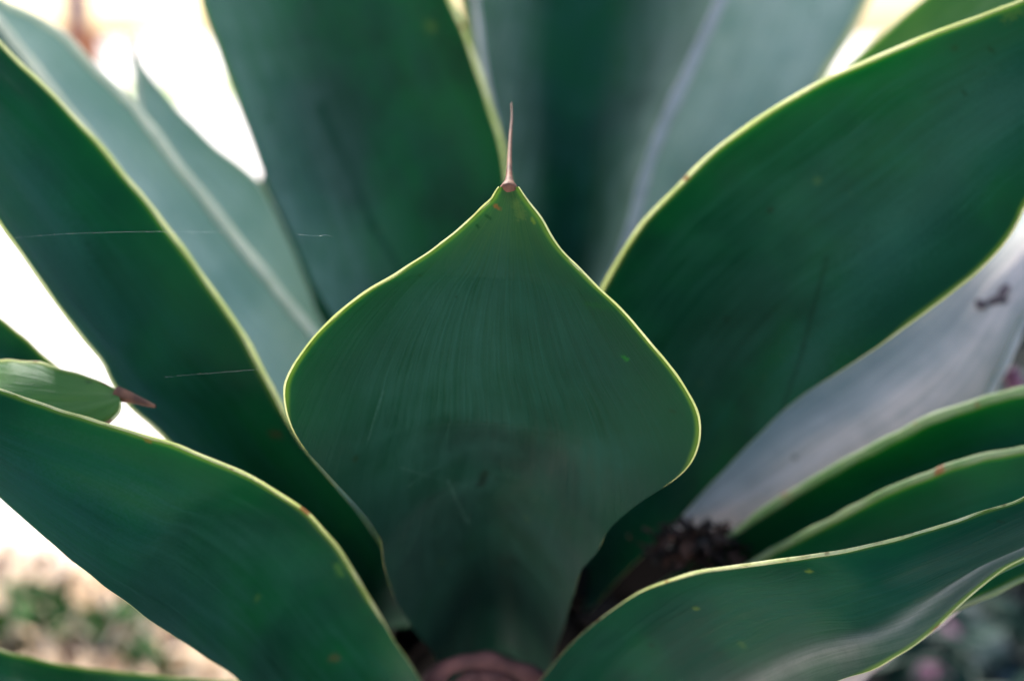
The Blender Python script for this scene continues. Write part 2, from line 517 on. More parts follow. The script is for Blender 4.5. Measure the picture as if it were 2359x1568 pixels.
right_top, _ = leaf(plant,
    [(2750,-330),(2640,-200),(2500,-70),(2359,0),(2300,22),(2200,60),(2100,100),(2000,142),(1900,187),(1800,243),(1720,296),(1650,347),(1580,412),(1520,475),(1470,532),(1430,592),(1395,655),(1350,740),(1310,850),(1270,1000),(1230,1200),(1200,1400)],
    [(2750,-330),(2740,-150),(2660,60),(2520,270),(2359,471),(2340,515),(2300,572),(2250,624),(2200,665),(2120,725),(2040,784),(1960,838),(1880,888),(1800,950),(1740,1010),(1640,1110),(1550,1210),(1450,1310),(1340,1420)],
    [(0,.50),(.3,.505),(.6,.54),(1,.68)], [(0,.455),(.3,.485),(.6,.53),(1,.67)],
    bow=((0,.004),(.4,.016),(1,.03)), bfade=(.8, .56), margin=(.0008,.0006), seed=12.1, wax_light=((-1,0),(-.2,.05),(.1,.16),(.35,.16),(.6,0),(1,0)),
    label="broad dark leaf sweeping to the upper right corner, widest on the right")

lowright, lrg = leaf(plant,
    [(2900,700),(2780,850),(2640,980),(2500,1075),(2359,1143),(2330,1156),(2250,1183),(2150,1214),(2050,1243),(1950,1268),(1850,1285),(1760,1296),(1680,1306),(1600,1320),(1540,1339),(1470,1370),(1400,1414),(1340,1464),(1290,1515),(1245,1570),(1210,1640),(1180,1740)],
    [(2900,700),(2860,900),(2700,1080),(2520,1200),(2359,1284),(2316,1305),(2278,1332),(2237,1366),(2196,1407),(2152,1451),(2101,1489),(2050,1519),(1999,1543),(1931,1568),(1840,1610),(1720,1680),(1580,1780)],
    [(0,.465),(.3,.456),(.6,.455),(1,.58)], [(0,.452),(.25,.445),(.5,.430),(.7,.430),(1,.55)],
    und=.0005, bow=((0,.0),(.3,.001),(.6,.007),(1,.02)), pw=2.6, face=M_FOLD, margin=(.0007,.0003), seed=15.4, wax_light=((-1,0),(.3,.0),(.52,.05),(.69,.75),(.80,.30),(1,.15)), crease=(.69,.12,.003,((0,.1),(.35,.2),(.55,1),(1,.2))),
    label="low leaf on the lower right with small brown nicks along its bright upper edge")

leaf(plant,
    [(2800,820),(2650,860),(2500,885),(2359,905),(2290,920),(2230,940),(2150,967),(2080,1001),(2000,1042),(1920,1087),(1840,1133),(1760,1183),(1700,1225),(1620,1282),(1520,1345),(1400,1430)],
    [(2800,820),(2760,950),(2620,1060),(2500,1110),(2359,1160),(2250,1210),(2100,1270),(1950,1340),(1800,1410),(1600,1490),(1420,1570)],
    [(0,.545),(.4,.55),(1,.63)], [(0,.53),(.4,.535),(1,.625)],
    bow=((0,.004),(.4,.014),(1,.025)), mm=M_MARGIN_GREEN, margin=(.0020,.001), seed=18.0,
    label="dark leaf on the right running under the pale grey leaf")

leaf(plant,
    [(2760,1050),(2640,1020),(2500,1018),(2359,1037),(2254,1057),(2135,1098),(2033,1139),(1931,1193),(1846,1237),(1778,1271),(1747,1292),(1650,1350),(1500,1440),(1380,1520)],
    [(2760,1050),(2700,1130),(2600,1200),(2480,1270),(2359,1330),(2200,1400),(2000,1480),(1800,1540),(1600,1600),(1450,1680)],
    [(0,.52),(.4,.52),(1,.62)], [(0,.50),(.4,.505),(1,.61)],
    bow=((0,.004),(.4,.010),(1,.02)), mm=M_MARGIN_GREEN, margin=(.0014,.001), seed=21.0,
    label="dark bluish leaf on the right between the two dark green ones")

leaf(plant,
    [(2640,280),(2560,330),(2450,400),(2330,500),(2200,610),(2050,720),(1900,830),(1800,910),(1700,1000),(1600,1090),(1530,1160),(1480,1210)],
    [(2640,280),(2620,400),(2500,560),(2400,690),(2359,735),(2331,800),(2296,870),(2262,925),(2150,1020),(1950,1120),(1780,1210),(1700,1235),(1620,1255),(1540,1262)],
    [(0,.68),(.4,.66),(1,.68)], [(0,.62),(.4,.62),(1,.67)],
    bow=((0,-.003),(.4,-.010),(1,-.012)), bfade=(.7,.5), margin=(.0012,.0018), mm=M_MARGIN_LILAC, face=M_LAV, und=.0015, seed=24.0, wax_light=((-1,.1),(-.5,.2),(0,.55),(.35,.95),(.7,.8),(1,.45)),
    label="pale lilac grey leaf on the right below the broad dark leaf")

leaf(plant,
    [(2560,1180),(2500,1215),(2420,1252),(2359,1290),(2300,1310),(2255,1345),(2100,1420),(1900,1500),(1700,1600)],
    [(2560,1180),(2520,1250),(2440,1300),(2359,1326),(2310,1342),(2270,1352),(2150,1440),(2000,1560),(1850,1680)],
    [(0,.52),(.5,.53),(1,.62)], [(0,.52),(.5,.53),(1,.62)],
    bow=((0,-.002),(.4,-.005),(1,-.01)), wax_light=((-1,.9),(1,.9)), face=M_LAV, under=M_LAV, tube_margins=False, seed=25.0, n=60, m=20,
    label="pale narrow leaf edge showing under the lower right leaf")

tall, _ = leaf(plant,
    [(560,-760),(440,-560),(410,-300),(445,-80),(460,0),(480,60),(503,120),(521,172),(545,235),(566,290),(586,345),(604,395),(635,465),(672,540),(708,620),(742,690),(785,760),(850,900),(930,1080),(1010,1300)],
    [(560,-760),(760,-560),(900,-320),(1000,-90),(1035,0),(1060,58),(1084,120),(1106,182),(1126,242),(1145,302),(1158,360),(1167,420),(1176,500),(1180,620),(1185,800),(1190,1050),(1195,1300)],
    [(0,.80),(.3,.74),(.6,.71),(1,.71)], [(0,.76),(.3,.69),(.6,.675),(1,.71)],
    bow=((0,.006),(.3,.022),(1,.03)), margin=(.0004,.0012), bfade=(.46, .9), face=M_TALL, seed=27.0, pw=2.4, wax_light=((-1,.8),(-.75,.5),(-.45,.2),(-.1,.05),(1,0)),
    label="tall broad green leaf above the spine on its left, pale line down its right edge")

leaf(plant,
    [(1390,-900),(1200,-700),(1120,-450),(1098,-200),(1098,0),(1104,60),(1112,130),(1130,230),(1150,350),(1160,500),(1150,700),(1140,900),(1140,1200)],
    [(1390,-900),(1620,-700),(1730,-400),(1690,-100),(1655,0),(1610,100),(1555,220),(1505,335),(1472,440),(1452,520),(1425,600),(1385,680),(1330,850),(1280,1050),(1250,1200)],
    [(0,.95),(.35,.84),(.6,.77),(1,.735)], [(0,.92),(.35,.80),(.6,.75),(1,.735)],
    bow=((0,.01),(.35,.045),(.7,.04),(1,.03)), pw=1.5, margin=(.002,.0032), mm=M_MARGIN_LILAC, face=M_UP2, seed=30.0, wax_light=((-1,.7),(-.7,.35),(-.45,0),(0,0),(.35,.25),(.7,.7),(1,1)),
    label="tall upright leaf right of the spine with a dark hollow and lilac right edge")

leaf(plant,
    [(1980,-900),(1750,-700),(1640,-450),(1580,-200),(1540,0),(1500,150),(1440,300),(1400,450),(1350,650),(1280,900),(1240,1200)],
    [(1980,-900),(2120,-700),(2140,-450),(2080,-200),(1993,0),(1942,100),(1893,180),(1800,330),(1700,480),(1600,640),(1480,850),(1380,1050),(1320,1200)],
    [(0,.98),(.35,.88),(.6,.82),(1,.76)], [(0,.96),(.35,.86),(.6,.80),(1,.75)],
    bow=((0,.004),(.35,.012),(1,.02)), margin=(.002,.002), face=M_PALE, seed=33.0,
    label="pale blue green leaf with dusty specks in the upper right, behind the dark ones")

leaf(plant,
    [(2600,-560),(2450,-350),(2290,-140),(2128,0),(2050,64),(1982,126),(1940,164),(1850,250),(1700,420),(1550,640),(1400,900),(1300,1150)],
    [(2600,-560),(2640,-300),(2560,-40),(2420,130),(2250,270),(2050,430),(1850,640),(1650,880),(1500,1050),(1380,1200)],
    [(0,.66),(.35,.66),(1,.69)], [(0,.62),(.35,.63),(1,.68)],
    bow=((0,.004),(.35,.012),(1,.02)), margin=(.0008,.001), face=M_YG, seed=36.0,
    label="mid green leaf in the upper right corner behind the big right leaf")

leaf(plant,
    [(-420,-420),(-330,-300),(-160,-120),(0,45),(50,110),(100,172),(150,240),(250,360),(380,560),(520,760),(650,960),(800,1150),(950,1300)],
    [(-420,-420),(-300,-330),(-140,-150),(0,2),(68,33),(136,78),(204,146),(272,212),(308,250),(374,338),(442,424),(510,512),(600,625),(680,722),(735,790),(800,880),(900,1050),(1020,1250)],
    [(0,.66),(.3,.645),(.7,.64),(1,.69)], [(0,.70),(.3,.69),(.7,.67),(1,.70)],
    bow=((0,.004),(.4,.014),(1,.02)), margin=(.0028,.0032), mm=M_MARGIN_GREY, face=M_PALE, seed=39.0,
    label="blue grey leaf behind the broad left leaf, soft pale edges on both sides")

leaf(plant,
    [(316,122),(315,160),(316,210),(330,280),(370,400),(440,520),(540,660),(650,800),(760,950),(900,1150),(1000,1300)],
    [(316,122),(330,148),(367,198),(425,266),(493,334),(546,376),(595,418),(622,470),(660,545),(700,640),(740,740),(800,860),(900,1030),(1050,1280)],
    [(0,.82),(.4,.77),(1,.72)], [(0,.84),(.4,.79),(1,.72)],
    bfade=(.7, .30), mm=M_MARGIN_GREY, bow=((0,.002),(.4,.010),(1,.02)), margin=(.002,.0008), face=M_PALE, seed=42.0, thick=(.002,.008),
    spine=([(316,128,.002),(316,118,.0016),(314,96,.0010),(306,82,.0005)], (.82,.83)),
    label="pale grey leaf with a pointed tip in the gap left of the tall green leaf")

leaf(plant,
    [(608,385),(600,405),(597,425),(624,500),(674,620),(724,730),(800,860),(900,1050),(1030,1290)],
    [(608,385),(700,420),(760,480),(820,600),(880,760),(960,950),(1050,1120),(1120,1290)],
    [(0,.86),(.4,.82),(1,.735)], [(0,.86),(.4,.82),(1,.735)],
    edge0=.01, tube_margins=False, bow=((0,.002),(.4,.012),(1,.02)), face=M_UP, seed=45.0, n=60, m=20,
    label="narrow strip of a dark leaf left of the tall green leaf")

leaf(plant,
    [(-200,-260),(-150,-120),(-90,20),(-30,110),(60,260),(200,460),(400,740),(620,1020),(860,1280)],
    [(-200,-260),(-100,-140),(0,30),(60,120),(150,240),(300,440),(500,720),(720,1000),(960,1280)],
    [(0,.76),(.4,.74),(1,.67)], [(0,.78),(.4,.76),(1,.68)],
    bow=((0,.002),(.4,.008),(1,.02)), face=M_YG, seed=47.0, n=60, m=20,
    label="thin dark green wedge of a leaf at the far upper left edge")

leaf(plant,
    [(1040,-820),(1000,-600),(1010,-300),(1050,-50),(1070,60),(1100,250),(1130,500),(1150,800),(1170,1150)],
    [(1040,-820),(1110,-620),(1150,-300),(1140,0),(1150,200),(1170,500),(1180,800),(1190,1150)],
    [(0,1.06),(.4,.98),(1,.72)], [(0,1.06),(.4,.98),(1,.72)],
    bow=((0,.002),(.4,.008),(1,.02)), face=M_YG, seed=49.0, n=60, m=20,
    label="light green sliver of a leaf at the top between the two tall leaves")

# ------------------------------------------------------------------ marks, scars and painted sheen on single leaves
def pix(o, px, py):
    """point of a leaf's face that a traced mark sits on"""
    me = o.data; nv = len(me.vertices)
    co = np.zeros(nv * 3); me.vertices.foreach_get("co", co); co = co.reshape(-1, 3) + np.array(o.matrix_world.translation)
    d = co - C0; z = d @ FWD
    x = W / 2 + FPX * (d @ RT) / z; y = H / 2 - FPX * (d @ UP) / z
    e = (x - px) ** 2 + (y - py) ** 2; e[nv // 2:] += 1e9 if nv > 2000 else 0
    idx = np.argsort(e)[:3]; w = 1 / (e[idx] + 1)
    return (co[idx] * w[:, None]).sum(0) / w.sum()


def mark_material(base_mat, name, marks):
    """marks: (start, end, radius, colour, amount) - scars, rubbed lines and painted sheen lying on the blade"""
    m = base_mat.copy(); m.name = name; nt = m.node_tree
    p = next(n for n in nt.nodes if n.type == 'BSDF_PRINCIPLED')
    src = p.inputs["Base Color"].links[0].from_socket
    geo = nt.nodes.new("ShaderNodeNewGeometry").outputs["Position"]
    nz = nt.nodes.new("ShaderNodeTexNoise"); nz.inputs["Scale"].default_value = 900; nz.inputs["Detail"].default_value = 2
    nt.links.new(geo, nz.inputs["Vector"])
    def vm(op, a, b=None):
        n = nt.nodes.new("ShaderNodeVectorMath"); n.operation = op
        for k, x in enumerate((a, b)):
            if x is None: continue
            if isinstance(x, tuple): n.inputs[k].default_value = x
            else: nt.links.new(x, n.inputs[k])
        return n
    def mt(op, a, b=None, cl=False):
        n = nt.nodes.new("ShaderNodeMath"); n.operation = op; n.use_clamp = cl
        for k, x in enumerate((a, b)):
            if x is None: continue
            if isinstance(x, (int, float)): n.inputs[k].default_value = x
            else: nt.links.new(x, n.inputs[k])
        return n.outputs[0]
    for a, b, r, c, amt in marks:
        ab = np.array(b) - np.array(a); L2 = max(float(ab @ ab), 1e-12)
        pa = vm('SUBTRACT', geo, tuple(float(x) for x in a)).outputs[0]
        t = mt('DIVIDE', vm('DOT_PRODUCT', pa, tuple(float(x) for x in ab)).outputs["Value"], L2, True)
        sc = nt.nodes.new("ShaderNodeVectorMath"); sc.operation = 'SCALE'
        sc.inputs[0].default_value = tuple(float(x) for x in ab); nt.links.new(t, sc.inputs["Scale"])
        dist = vm('LENGTH', vm('SUBTRACT', pa, sc.outputs[0]).outputs[0]).outputs["Value"]
        dist = mt('ADD', dist, mt('MULTIPLY', mt('SUBTRACT', nz.outputs[0], .5), r * 2.6))
        mr = nt.nodes.new("ShaderNodeMapRange"); mr.interpolation_type = 'SMOOTHSTEP'
        nt.links.new(dist, mr.inputs[0])
        for k, x in zip((1, 2, 3, 4), (0.0, r * 1.5, amt, 0.0)): mr.inputs[k].default_value = x
        mx = nt.nodes.new("ShaderNodeMix"); mx.data_type = 'RGBA'
        nt.links.new(mr.outputs[0], mx.inputs[0]); nt.links.new(src, mx.inputs[6]); mx.inputs[7].default_value = (*c, 1)
        src = mx.outputs[2]
    nt.links.new(src, p.inputs["Base Color"])
    return m


bpy.context.view_layer.update()
DK, BR, YL, GY = (.002, .014, .005), (.20, .06, .02), (.22, .30, .02), (.05, .12, .09)
mk = []
for (x0, y0, x1, y1, r, c, a) in ((1120, 1088, 1108, 1118, .0019, DK, 1.0), (1118, 1140, 1130, 1146, .0012, DK, .4), (1141, 472, 1150, 482, .0007, BR, .9), (1228, 506, 1231, 509, .0007, YL, .4),
        (1118, 498, 1132, 503, .0005, DK, .7), (1098, 520, 1101, 522, .0005, DK, .8), (966, 634, 968, 637, .0005, DK, .8), (1052, 683, 1054, 687, .0004, DK, .7), (1435, 822, 1442, 826, .0009, (.01, .14, .01), .8),
        (1545, 944, 1556, 948, .0007, DK, .8), (1352, 700, 1420, 712, .0013, (.004, .05, .008), .5), (1030, 1105, 1075, 1200, .0006, GY, .5), (1075, 1200, 1165, 1290, .0006, GY, .45),
        (1165, 1290, 1100, 1340, .0020, DK, .4), (1165, 1290, 1290, 1318, .0018, DK, .35), (925, 1075, 1075, 1120, .0005, GY, .25), (880, 900, 850, 1010, .0005, GY, .25), (940, 1120, 1010, 1075, .0006, GY, .3),
        (1190, 470, 1200, 500, .0016, (.10, .16, .03), .5)):
    mk.append((pix(centre, x0, y0), pix(centre, x1, y1), r, c, a))
centre.data.materials[0] = mark_material(M_MID, "middle leaf face with scars", mk)
mk = []
for (x0, y0, x1, y1, r, c, a) in ((1860, 1315, 1868, 1317, .0010, YL, .3), (2300, 1198, 2312, 1200, .0005, DK, .7), 
        (1600, 1400, 1612, 1402, .0008, YL, .3)):
    mk.append((pix(lowright, x0, y0), pix(lowright, x1, y1), r, c, a))
lowright.data.materials[0] = mark_material(M_FOLD, "lower right leaf face with scars", mk)
mr_ = [c for c in lowright.children if c.name.startswith("leaf_margin")][0]
WXL = (.018, .086, .056)  # pale wax tone, also laid on as painted sheen
def marked(o, mat, name, rows):
    o.data.materials[0] = mark_material(mat, name, [(pix(o, x0, y0), pix(o, x1, y1), r, c, a) for x0, y0, x1, y1, r, c, a in rows])
marked(right_top, M_UP, "upper right leaf face with bud prints and painted sheen",
       ((2300, 250, 2060, 560, .014, WXL, .30), (2060, 560, 1860, 830, .012, WXL, .45), (1860, 830, 1760, 985, .010, WXL, .5), (1905, 600, 1850, 800, .0012, DK, .5), (1850, 800, 1806, 950, .0012, DK, .55),  # broad pale strokes paint a sheen band down the blade
        (1850, 700, 1500, 800, .006, DK, .25), (1990, 300, 1800, 470, .004, WXL, .25), (2280, 110, 2290, 118, .0008, DK, .8), (2218, 210, 2224, 214, .0009, DK, .7), (2325, 30, 2345, 22, .003, YL, .15)))
marked(tall, M_TALL, "tall leaf face with bud prints and lit flank",
       ((740, 250, 860, 520, .003, D1, .6), (860, 520, 960, 680, .002, D1, .6), (640, 200, 720, 480, .010, WXL, .4), (985, 60, 1000, 66, .003, YL, .2)))
marked(left_low, M_UP, "lower left leaf face with marks",
       ((775, 1305, 786, 1325, .0016, (.06, .16, .02), .45), (336, 1012, 342, 1014, .0009, BR, .8), (100, 1040, 700, 1300, .010, WXL, .22), (60, 1130, 500, 1420, .010, (.015, .072, .060), .30), (765, 1512, 775, 1516, .002, BR, .25), (300, 1120, 560, 1250, .002, WXL, .2)))
marked(left_top, M_UP, "upper left leaf face with marks",
       ((0, 330, 160, 560, .010, WXL, .40), (60, 420, 260, 760, .008, WXL, .35), (60, 200, 350, 620, .004, D1, .3), (632, 995, 640, 1005, .0025, (.06, .02, .008), .5)))
BK = (.10, .025, .012)
mk = []
for (x0, y0, x1, y1, r, a) in ((2303, 1168, 2314, 1162, .0009, 1), (2272, 1180, 2284, 1176, .0008, .95), (2076, 1236, 2092, 1231, .0008, .95), (2018, 1251, 2032, 1248, .0007, .6), (1896, 1275, 1912, 1272, .0009, .9),
        (1925, 1269, 1934, 1267, .0006, .6), (1943, 1266, 1948, 1265, .0006, .8), (1845, 1284, 1852, 1282, .0007, .8), (1812, 1288, 1818, 1287, .0007, .6), (1705, 1302, 1725, 1299, .0006, .6), (1668, 1309, 1674, 1308, .0006, .7)):
    mk.append((pix(mr_, x0, y0), pix(mr_, x1, y1), r, BK, a))
mr_.data.materials[0] = mark_material(M_MARGIN, "leaf margin with brown nicks", mk)

# stem with old leaf bases
sp = np.array([[base[0], base[1] + .085, z] for z in np.linspace(-.02, base[2] + .02, 24)])
rad = np.array([.055 + .006 * math.sin(i * 2.1) for i in range(24)]); rad[-3:] *= (.9, .7, .4)
vs, fs = tube(sp, rad, 28, 1.0, nrm=np.tile((0, 1.0, 0), (24, 1)))
st = link("stem", mesh_from("stem", vs, fs), M_STEM, plant)

V, F = [], []
for pts, r0 in (([(975,1640),(985,1590),(1003,1558),(1030,1537),(1070,1524),(1115,1521),(1165,1533),(1210,1549),(1250,1566),(1290,1600)], .0042),
                ([(1040,1640),(1055,1590),(1080,1564),(1115,1556),(1150,1562),(1185,1590),(1200,1640)], .0036)):
    q = spline([at(x, y, .585 + .0001 * (y - 1500)) for x, y in pts], 40)
    q = q + np.array([[.0012 * mnoise.noise(Vector((i * .3, r0 * 900, k * 5))) for k in range(3)] for i in range(40)])
    vs, fs = tube(q, [r0 * (1 + .3 * mnoise.noise(Vector((i * .25, 3, r0 * 1000)))) for i in range(40)], 12, .55)
    o0 = len(V); V += vs; F += [tuple(x + o0 for x in f) for f in fs]
wl = link("dead_leaf", mesh_from("dead_leaf", V, F), M_DEAD, plant)
wl['label'] = "withered pinkish brown leaf curled into an arch at the foot of the middle leaf"

leaf(plant, [(1790,1215),(1700,1222),(1600,1235),(1450,1290),(1350,1400)], [(1790,1215),(1760,1270),(1660,1350),(1560,1420),(1420,1500)],
    [(0,.655),(1,.70)], [(0,.65),(1,.69)], bow=((0,.001),(.5,.006),(1,.01)), face=M_GAP_DARK, under=M_GAP_DARK, tube_margins=False, n=30, m=14, seed=61.0,  # made-up leaf, added to turn a bright gap dark
    label="added blackish leaf darkening the gap behind the brown debris")

# skirt of blackish leaves round the stem, added to darken the shaded gaps
for k in range(15):
    a = -.15 + 3.44 * ((k * .618) % 1.0)
    top = Vector((base[0], base[1] + .075, base[2] + .060 - .016 * (k % 4)))
    out = Vector((math.cos(a), math.sin(a), 0)); sidev = Vector((-math.sin(a), math.cos(a), 0))
    nn, mm_ = 18, 7
    V = []
    for sd_ in (0, 1):
        for q in range(nn):
            t = q / (nn - 1)
            c = top + out * (.045 + .075 * math.sin(min(1, t * 1.6) * 1.5) - .02 * t) - Vector((0, 0, 1)) * (.30 * t ** 1.25) + sidev * .02 * math.sin(t * 5 + k)
            w = .050 * (1 - t) ** .5 + .004
            for r in range(mm_):
                u = r / (mm_ - 1) * 2 - 1
                p = c + sidev * u * w + out * (-.018 * u * u + .005 * math.sin(u * 6 + t * 9 + k) - sd_ * .0025)
                V.append(p)
    F = []
    for q in range(nn - 1):
        for r in range(mm_ - 1):
            b0 = q * mm_ + r; b1 = b0 + nn * mm_
            F.append((b0, b0 + 1, b0 + mm_ + 1, b0 + mm_)); F.append((b1, b1 + mm_, b1 + mm_ + 1, b1 + 1))
    for q in range(nn - 1):
        for r in (0, mm_ - 1):
            b0 = q * mm_ + r; F.append((b0, b0 + mm_, b0 + mm_ + nn * mm_, b0 + nn * mm_))
    link("dead_leaf", mesh_from("dead_leaf", V, F), M_GAP_DARK, plant)

# ------------------------------------------------------------------ neighbouring agave on the left
nb0 = at(-700, 900, .60)
nb = empty("agave_plant", (nb0[0], nb0[1], 0.0))
tag(nb, "neighbouring agave at the left edge, one light green leaf tip pointing right", "agave")
leaf(nb,
    [(277,922),(272,905),(262,895),(230,880),(190,866),(135,850),(90,838),(0,831),(-200,850),(-450,900),(-700,950)],
    [(277,922),(276,940),(262,958),(240,975),(200,1000),(130,1030),(0,1060),(-200,1080),(-450,1090),(-700,1080)],
    [(0,.495),(.3,.50),(1,.60)], [(0,.485),(.3,.485),(1,.56)],
    bow=((0,-.001),(.4,-.006),(1,-.01)), face=M_YG, seed=52.0, margin=(.0006,.0008),
    spine=([(268,905,.0026),(284,911,.0024),(310,919,.0017),(340,930,.0010),(358,936,.0005)], (.493,.49)),
    label="light green leaf pointing right with a blunt tip and brown pink spine")
leaf(nb,
    [(215,940),(190,900),(136,852),(100,820),(50,776),(0,735),(-200,600),(-420,540),(-700,600)],
    [(215,940),(170,960),(100,980),(0,990),(-200,1000),(-420,960),(-700,900)],
    [(0,.54),(.5,.55),(1,.66)], [(0,.54),(.5,.54),(1,.64)],
    bow=((0,.001),(.4,.006),(1,.01)), face=M_UP2, seed=54.0, margin=(.0005,.0005), n=60, m=24,
    label="grey green leaf behind the light green one at the left edge")
leaf(nb,
    [(640,1600),(580,1572),(510,1566),(408,1559),(272,1545),(136,1528),(68,1512),(0,1498),(-250,1460),(-600,1450)],
    [(640,1600),(600,1640),(500,1690),(300,1730),(100,1750),(0,1750),(-250,1720),(-600,1700)],
    [(0,.60),(.5,.56),(1,.62)], [(0,.56),(.5,.50),(1,.55)],
    bow=((0,.002),(.4,.010),(1,.014)), face=M_UP2, seed=56.0, margin=(.0005,.0006), n=60, m=24,
    label="dark slate blue leaf along the bottom left edge")
sp = np.array([[nb0[0], nb0[1] + .03, z] for z in np.linspace(-.02, nb0[2] + .02, 14)])
vs, fs = tube(sp, .05, 20, 1.0, nrm=np.tile((0, 1.0, 0), (14, 1)))
link("stem", mesh_from("stem", vs, fs), M_STEM, nb)

# ------------------------------------------------------------------ ground and background
M_GROUND = simple("pale sandy ground", (.70, .64, .61), (.60, .53, .49), 7, .9, bump=.01, detail=8)
M_SOIL = simple("soil darkened for shade", (.006, .009, .008), (.018, .018, .014), 14, .95, bump=.02, detail=8)  # soil colour darkened to stand for shade beneath the plants
M_LAWN = simple("sunlit lawn", (.20, .30, .06), (.30, .38, .12), 3, .9, detail=8)
g = 600.0
me = mesh_from("ground", [(-g, -g, 0), (g, -g, 0), (g, g, 0), (-g, g, 0)], [(0, 1, 2, 3)], False)
tag(link("ground", me, M_GROUND), kind='structure')


def sheet(name, pts, z, mat):
    me = mesh_from(name, [(x, y, z) for x, y in pts], [tuple(range(len(pts)))], False)
    return tag(link(name, me, mat), kind='structure')


sheet("lawn", [(-30, 15), (30, 15), (30, 21), (-30, 21)], .006, M_LAWN)
edge = [(.25, -.05), (.0, .0), (-.10, .1)]
for k in range(26):
    t = k / 25
    edge.append((-.10 + .02 * math.sin(k * 1.7) - .10 * t, .25 + t * 1.55))
edge += [(.30, 2.0), (.62, 2.3), (.75, 3.1), (1.4, 3.9), (3.0, 4.0), (4.0, 2.0), (3.0, .25)]
M_MULCH = simple("brown leaf mould", (.26, .16, .09), (.66, .54, .42), 26, .95, bump=.01, detail=6)
mp = [at_ground(x, y) for x, y in ((-300, 1330), (-120, 1345), (0, 1322), (70, 1350), (150, 1335), (230, 1400), (300, 1440), (380, 1500), (460, 1520), (520, 1600), (540, 1700), (-300, 1760))]
sheet("leaf_mould", [(q[0], q[1]) for q in mp][::-1], .003, M_MULCH)
sheet("planting_bed", edge, .005, M_SOIL)


def blade_cluster(V, F, MI, pos, L, w, azim, tilt, curl, mat, seg=5):
    """one small leaf: a curled tapering strip with a fold along its middle"""
    d = np.array((math.cos(azim), math.sin(azim), 0)); sdv = np.array((-math.sin(azim), math.cos(azim), 0)); z = np.array((0, 0, 1.0))
    p = np.array(pos, float); a = tilt; i0 = len(V)
    for i in range(seg + 1):
        t = i / seg
        ww = w * math.sin(math.pi * min(1, .12 + t * .88)) ** .8 + .0004
        nrm_ = -math.sin(a) * d + math.cos(a) * z
        V.append(p - sdv * ww / 2 + nrm_ * ww * .18); V.append(p.copy()); V.append(p + sdv * ww / 2 + nrm_ * ww * .18)
        p = p + (math.cos(a) * d + math.sin(a) * z) * L / seg
        a += curl / seg
    for i in range(seg):
        for k in (0, 1):
            q = i0 + i * 3 + k
            F.append((q, q + 1, q + 4, q + 3)); MI.append(mat)


def scatter(name, mats, items, label=None, cat=None):
    V, F, MI = [], [], []
    for it in items: blade_cluster(V, F, MI, *it)
    me = mesh_from(name, V, F); me.polygons.foreach_set("material_index", MI)
    return tag(link(name, me, mats), label=label, cat=cat, kind='stuff')


M_STRAW = simple("dry straw leaf", (.95, .83, .64), (.80, .60, .40), 25, .7, .45)
M_BROWN = simple("brown dead leaf", (.16, .085, .05), (.08, .045, .03), 25, .8, .1)
M_BLADE = simple("green blade", (.012, .095, .008), (.005, .045, .005), 25, .7, .10, spec=.08)
M_COVER = simple("dark ground cover leaf", (.004, .022, .014), (.008, .032, .024), 25, .6, .05, spec=.12)
M_COVER2 = simple("bluish ground cover leaf", (.018, .040, .042), (.040, .065, .070), 25, .6, .05, spec=.15)
M_PINK = simple("pinkish leaf", (.22, .09, .15), (.14, .05, .09), 25, .5, .1)
items = []
for k in range(4600):
    px, py = random.uniform(-250, 640), 1568 + 120 - 480 * random.random() ** 1.35
    q = at_ground(px, py)
    dens = (py - 1215) / 380 * (1.15 - .7 * max(0, px) / 560)
    if random.random() > max(.03, dens): continue
    r = random.random()
    mat = 1 if r < .34 else 0
    items.append(((q[0], q[1], random.uniform(.002, .03)), random.uniform(.02, .055), random.uniform(.007, .018), random.uniform(0, 6.28),
                  random.uniform(-.15, .9), random.uniform(-1.2, .5), mat))
scatter("leaf_litter", [M_STRAW, M_BROWN], items, "dry straw coloured leaf litter in the sun at the lower left", "leaf litter")
items = []
for (cx, cy, nn, sp_) in ((105, 1475, 9, .03), (60, 1500, 7, .02), (232, 1475, 9, .018), (262, 1510, 8, .016), (380, 1568, 6, .012), (10, 1480, 5, .02), (120, 1430, 5, .02), (275, 1462, 5, .014), (-120, 1500, 8, .05), (40, 1425, 5, .02)):
    q = at_ground(cx, cy + 45)
    for k in range(nn * 2):
        items.append(((q[0] + random.gauss(0, sp_ * .5), q[1] + random.gauss(0, sp_ * .8), random.uniform(.004, .028)), random.uniform(.035, .070), random.uniform(.012, .021),
                      random.uniform(0, 6.28), random.uniform(.7, 1.4), random.uniform(-1.6, -.3), 0))
scatter("grass", [M_BLADE], items, "short green blades sprouting through the dry litter", "grass")
items = []
for k in range(7600):
    x = random.uniform(.22, 2.2); y = random.uniform(.75, 3.3)
    if y > 1.6 + (x - .3) * 2.0 and random.random() > .1: continue
    h = .03 + .17 * max(0, mnoise.noise(Vector((x * 3, y * 3, 0))) + .45)
    r = random.random()
    items.append(((x, y, random.uniform(0, h)), random.uniform(.03, .08), random.uniform(.014, .034), random.uniform(0, 6.28), random.uniform(-.2, 1.2), random.uniform(-1.4, .3),
                  0 if r < .74 else (1 if r < .965 else 2)))
scatter("ground_cover", [M_COVER, M_COVER2, M_PINK], items, "dark bluish green ground cover in the lower right behind the leaves", "ground cover")

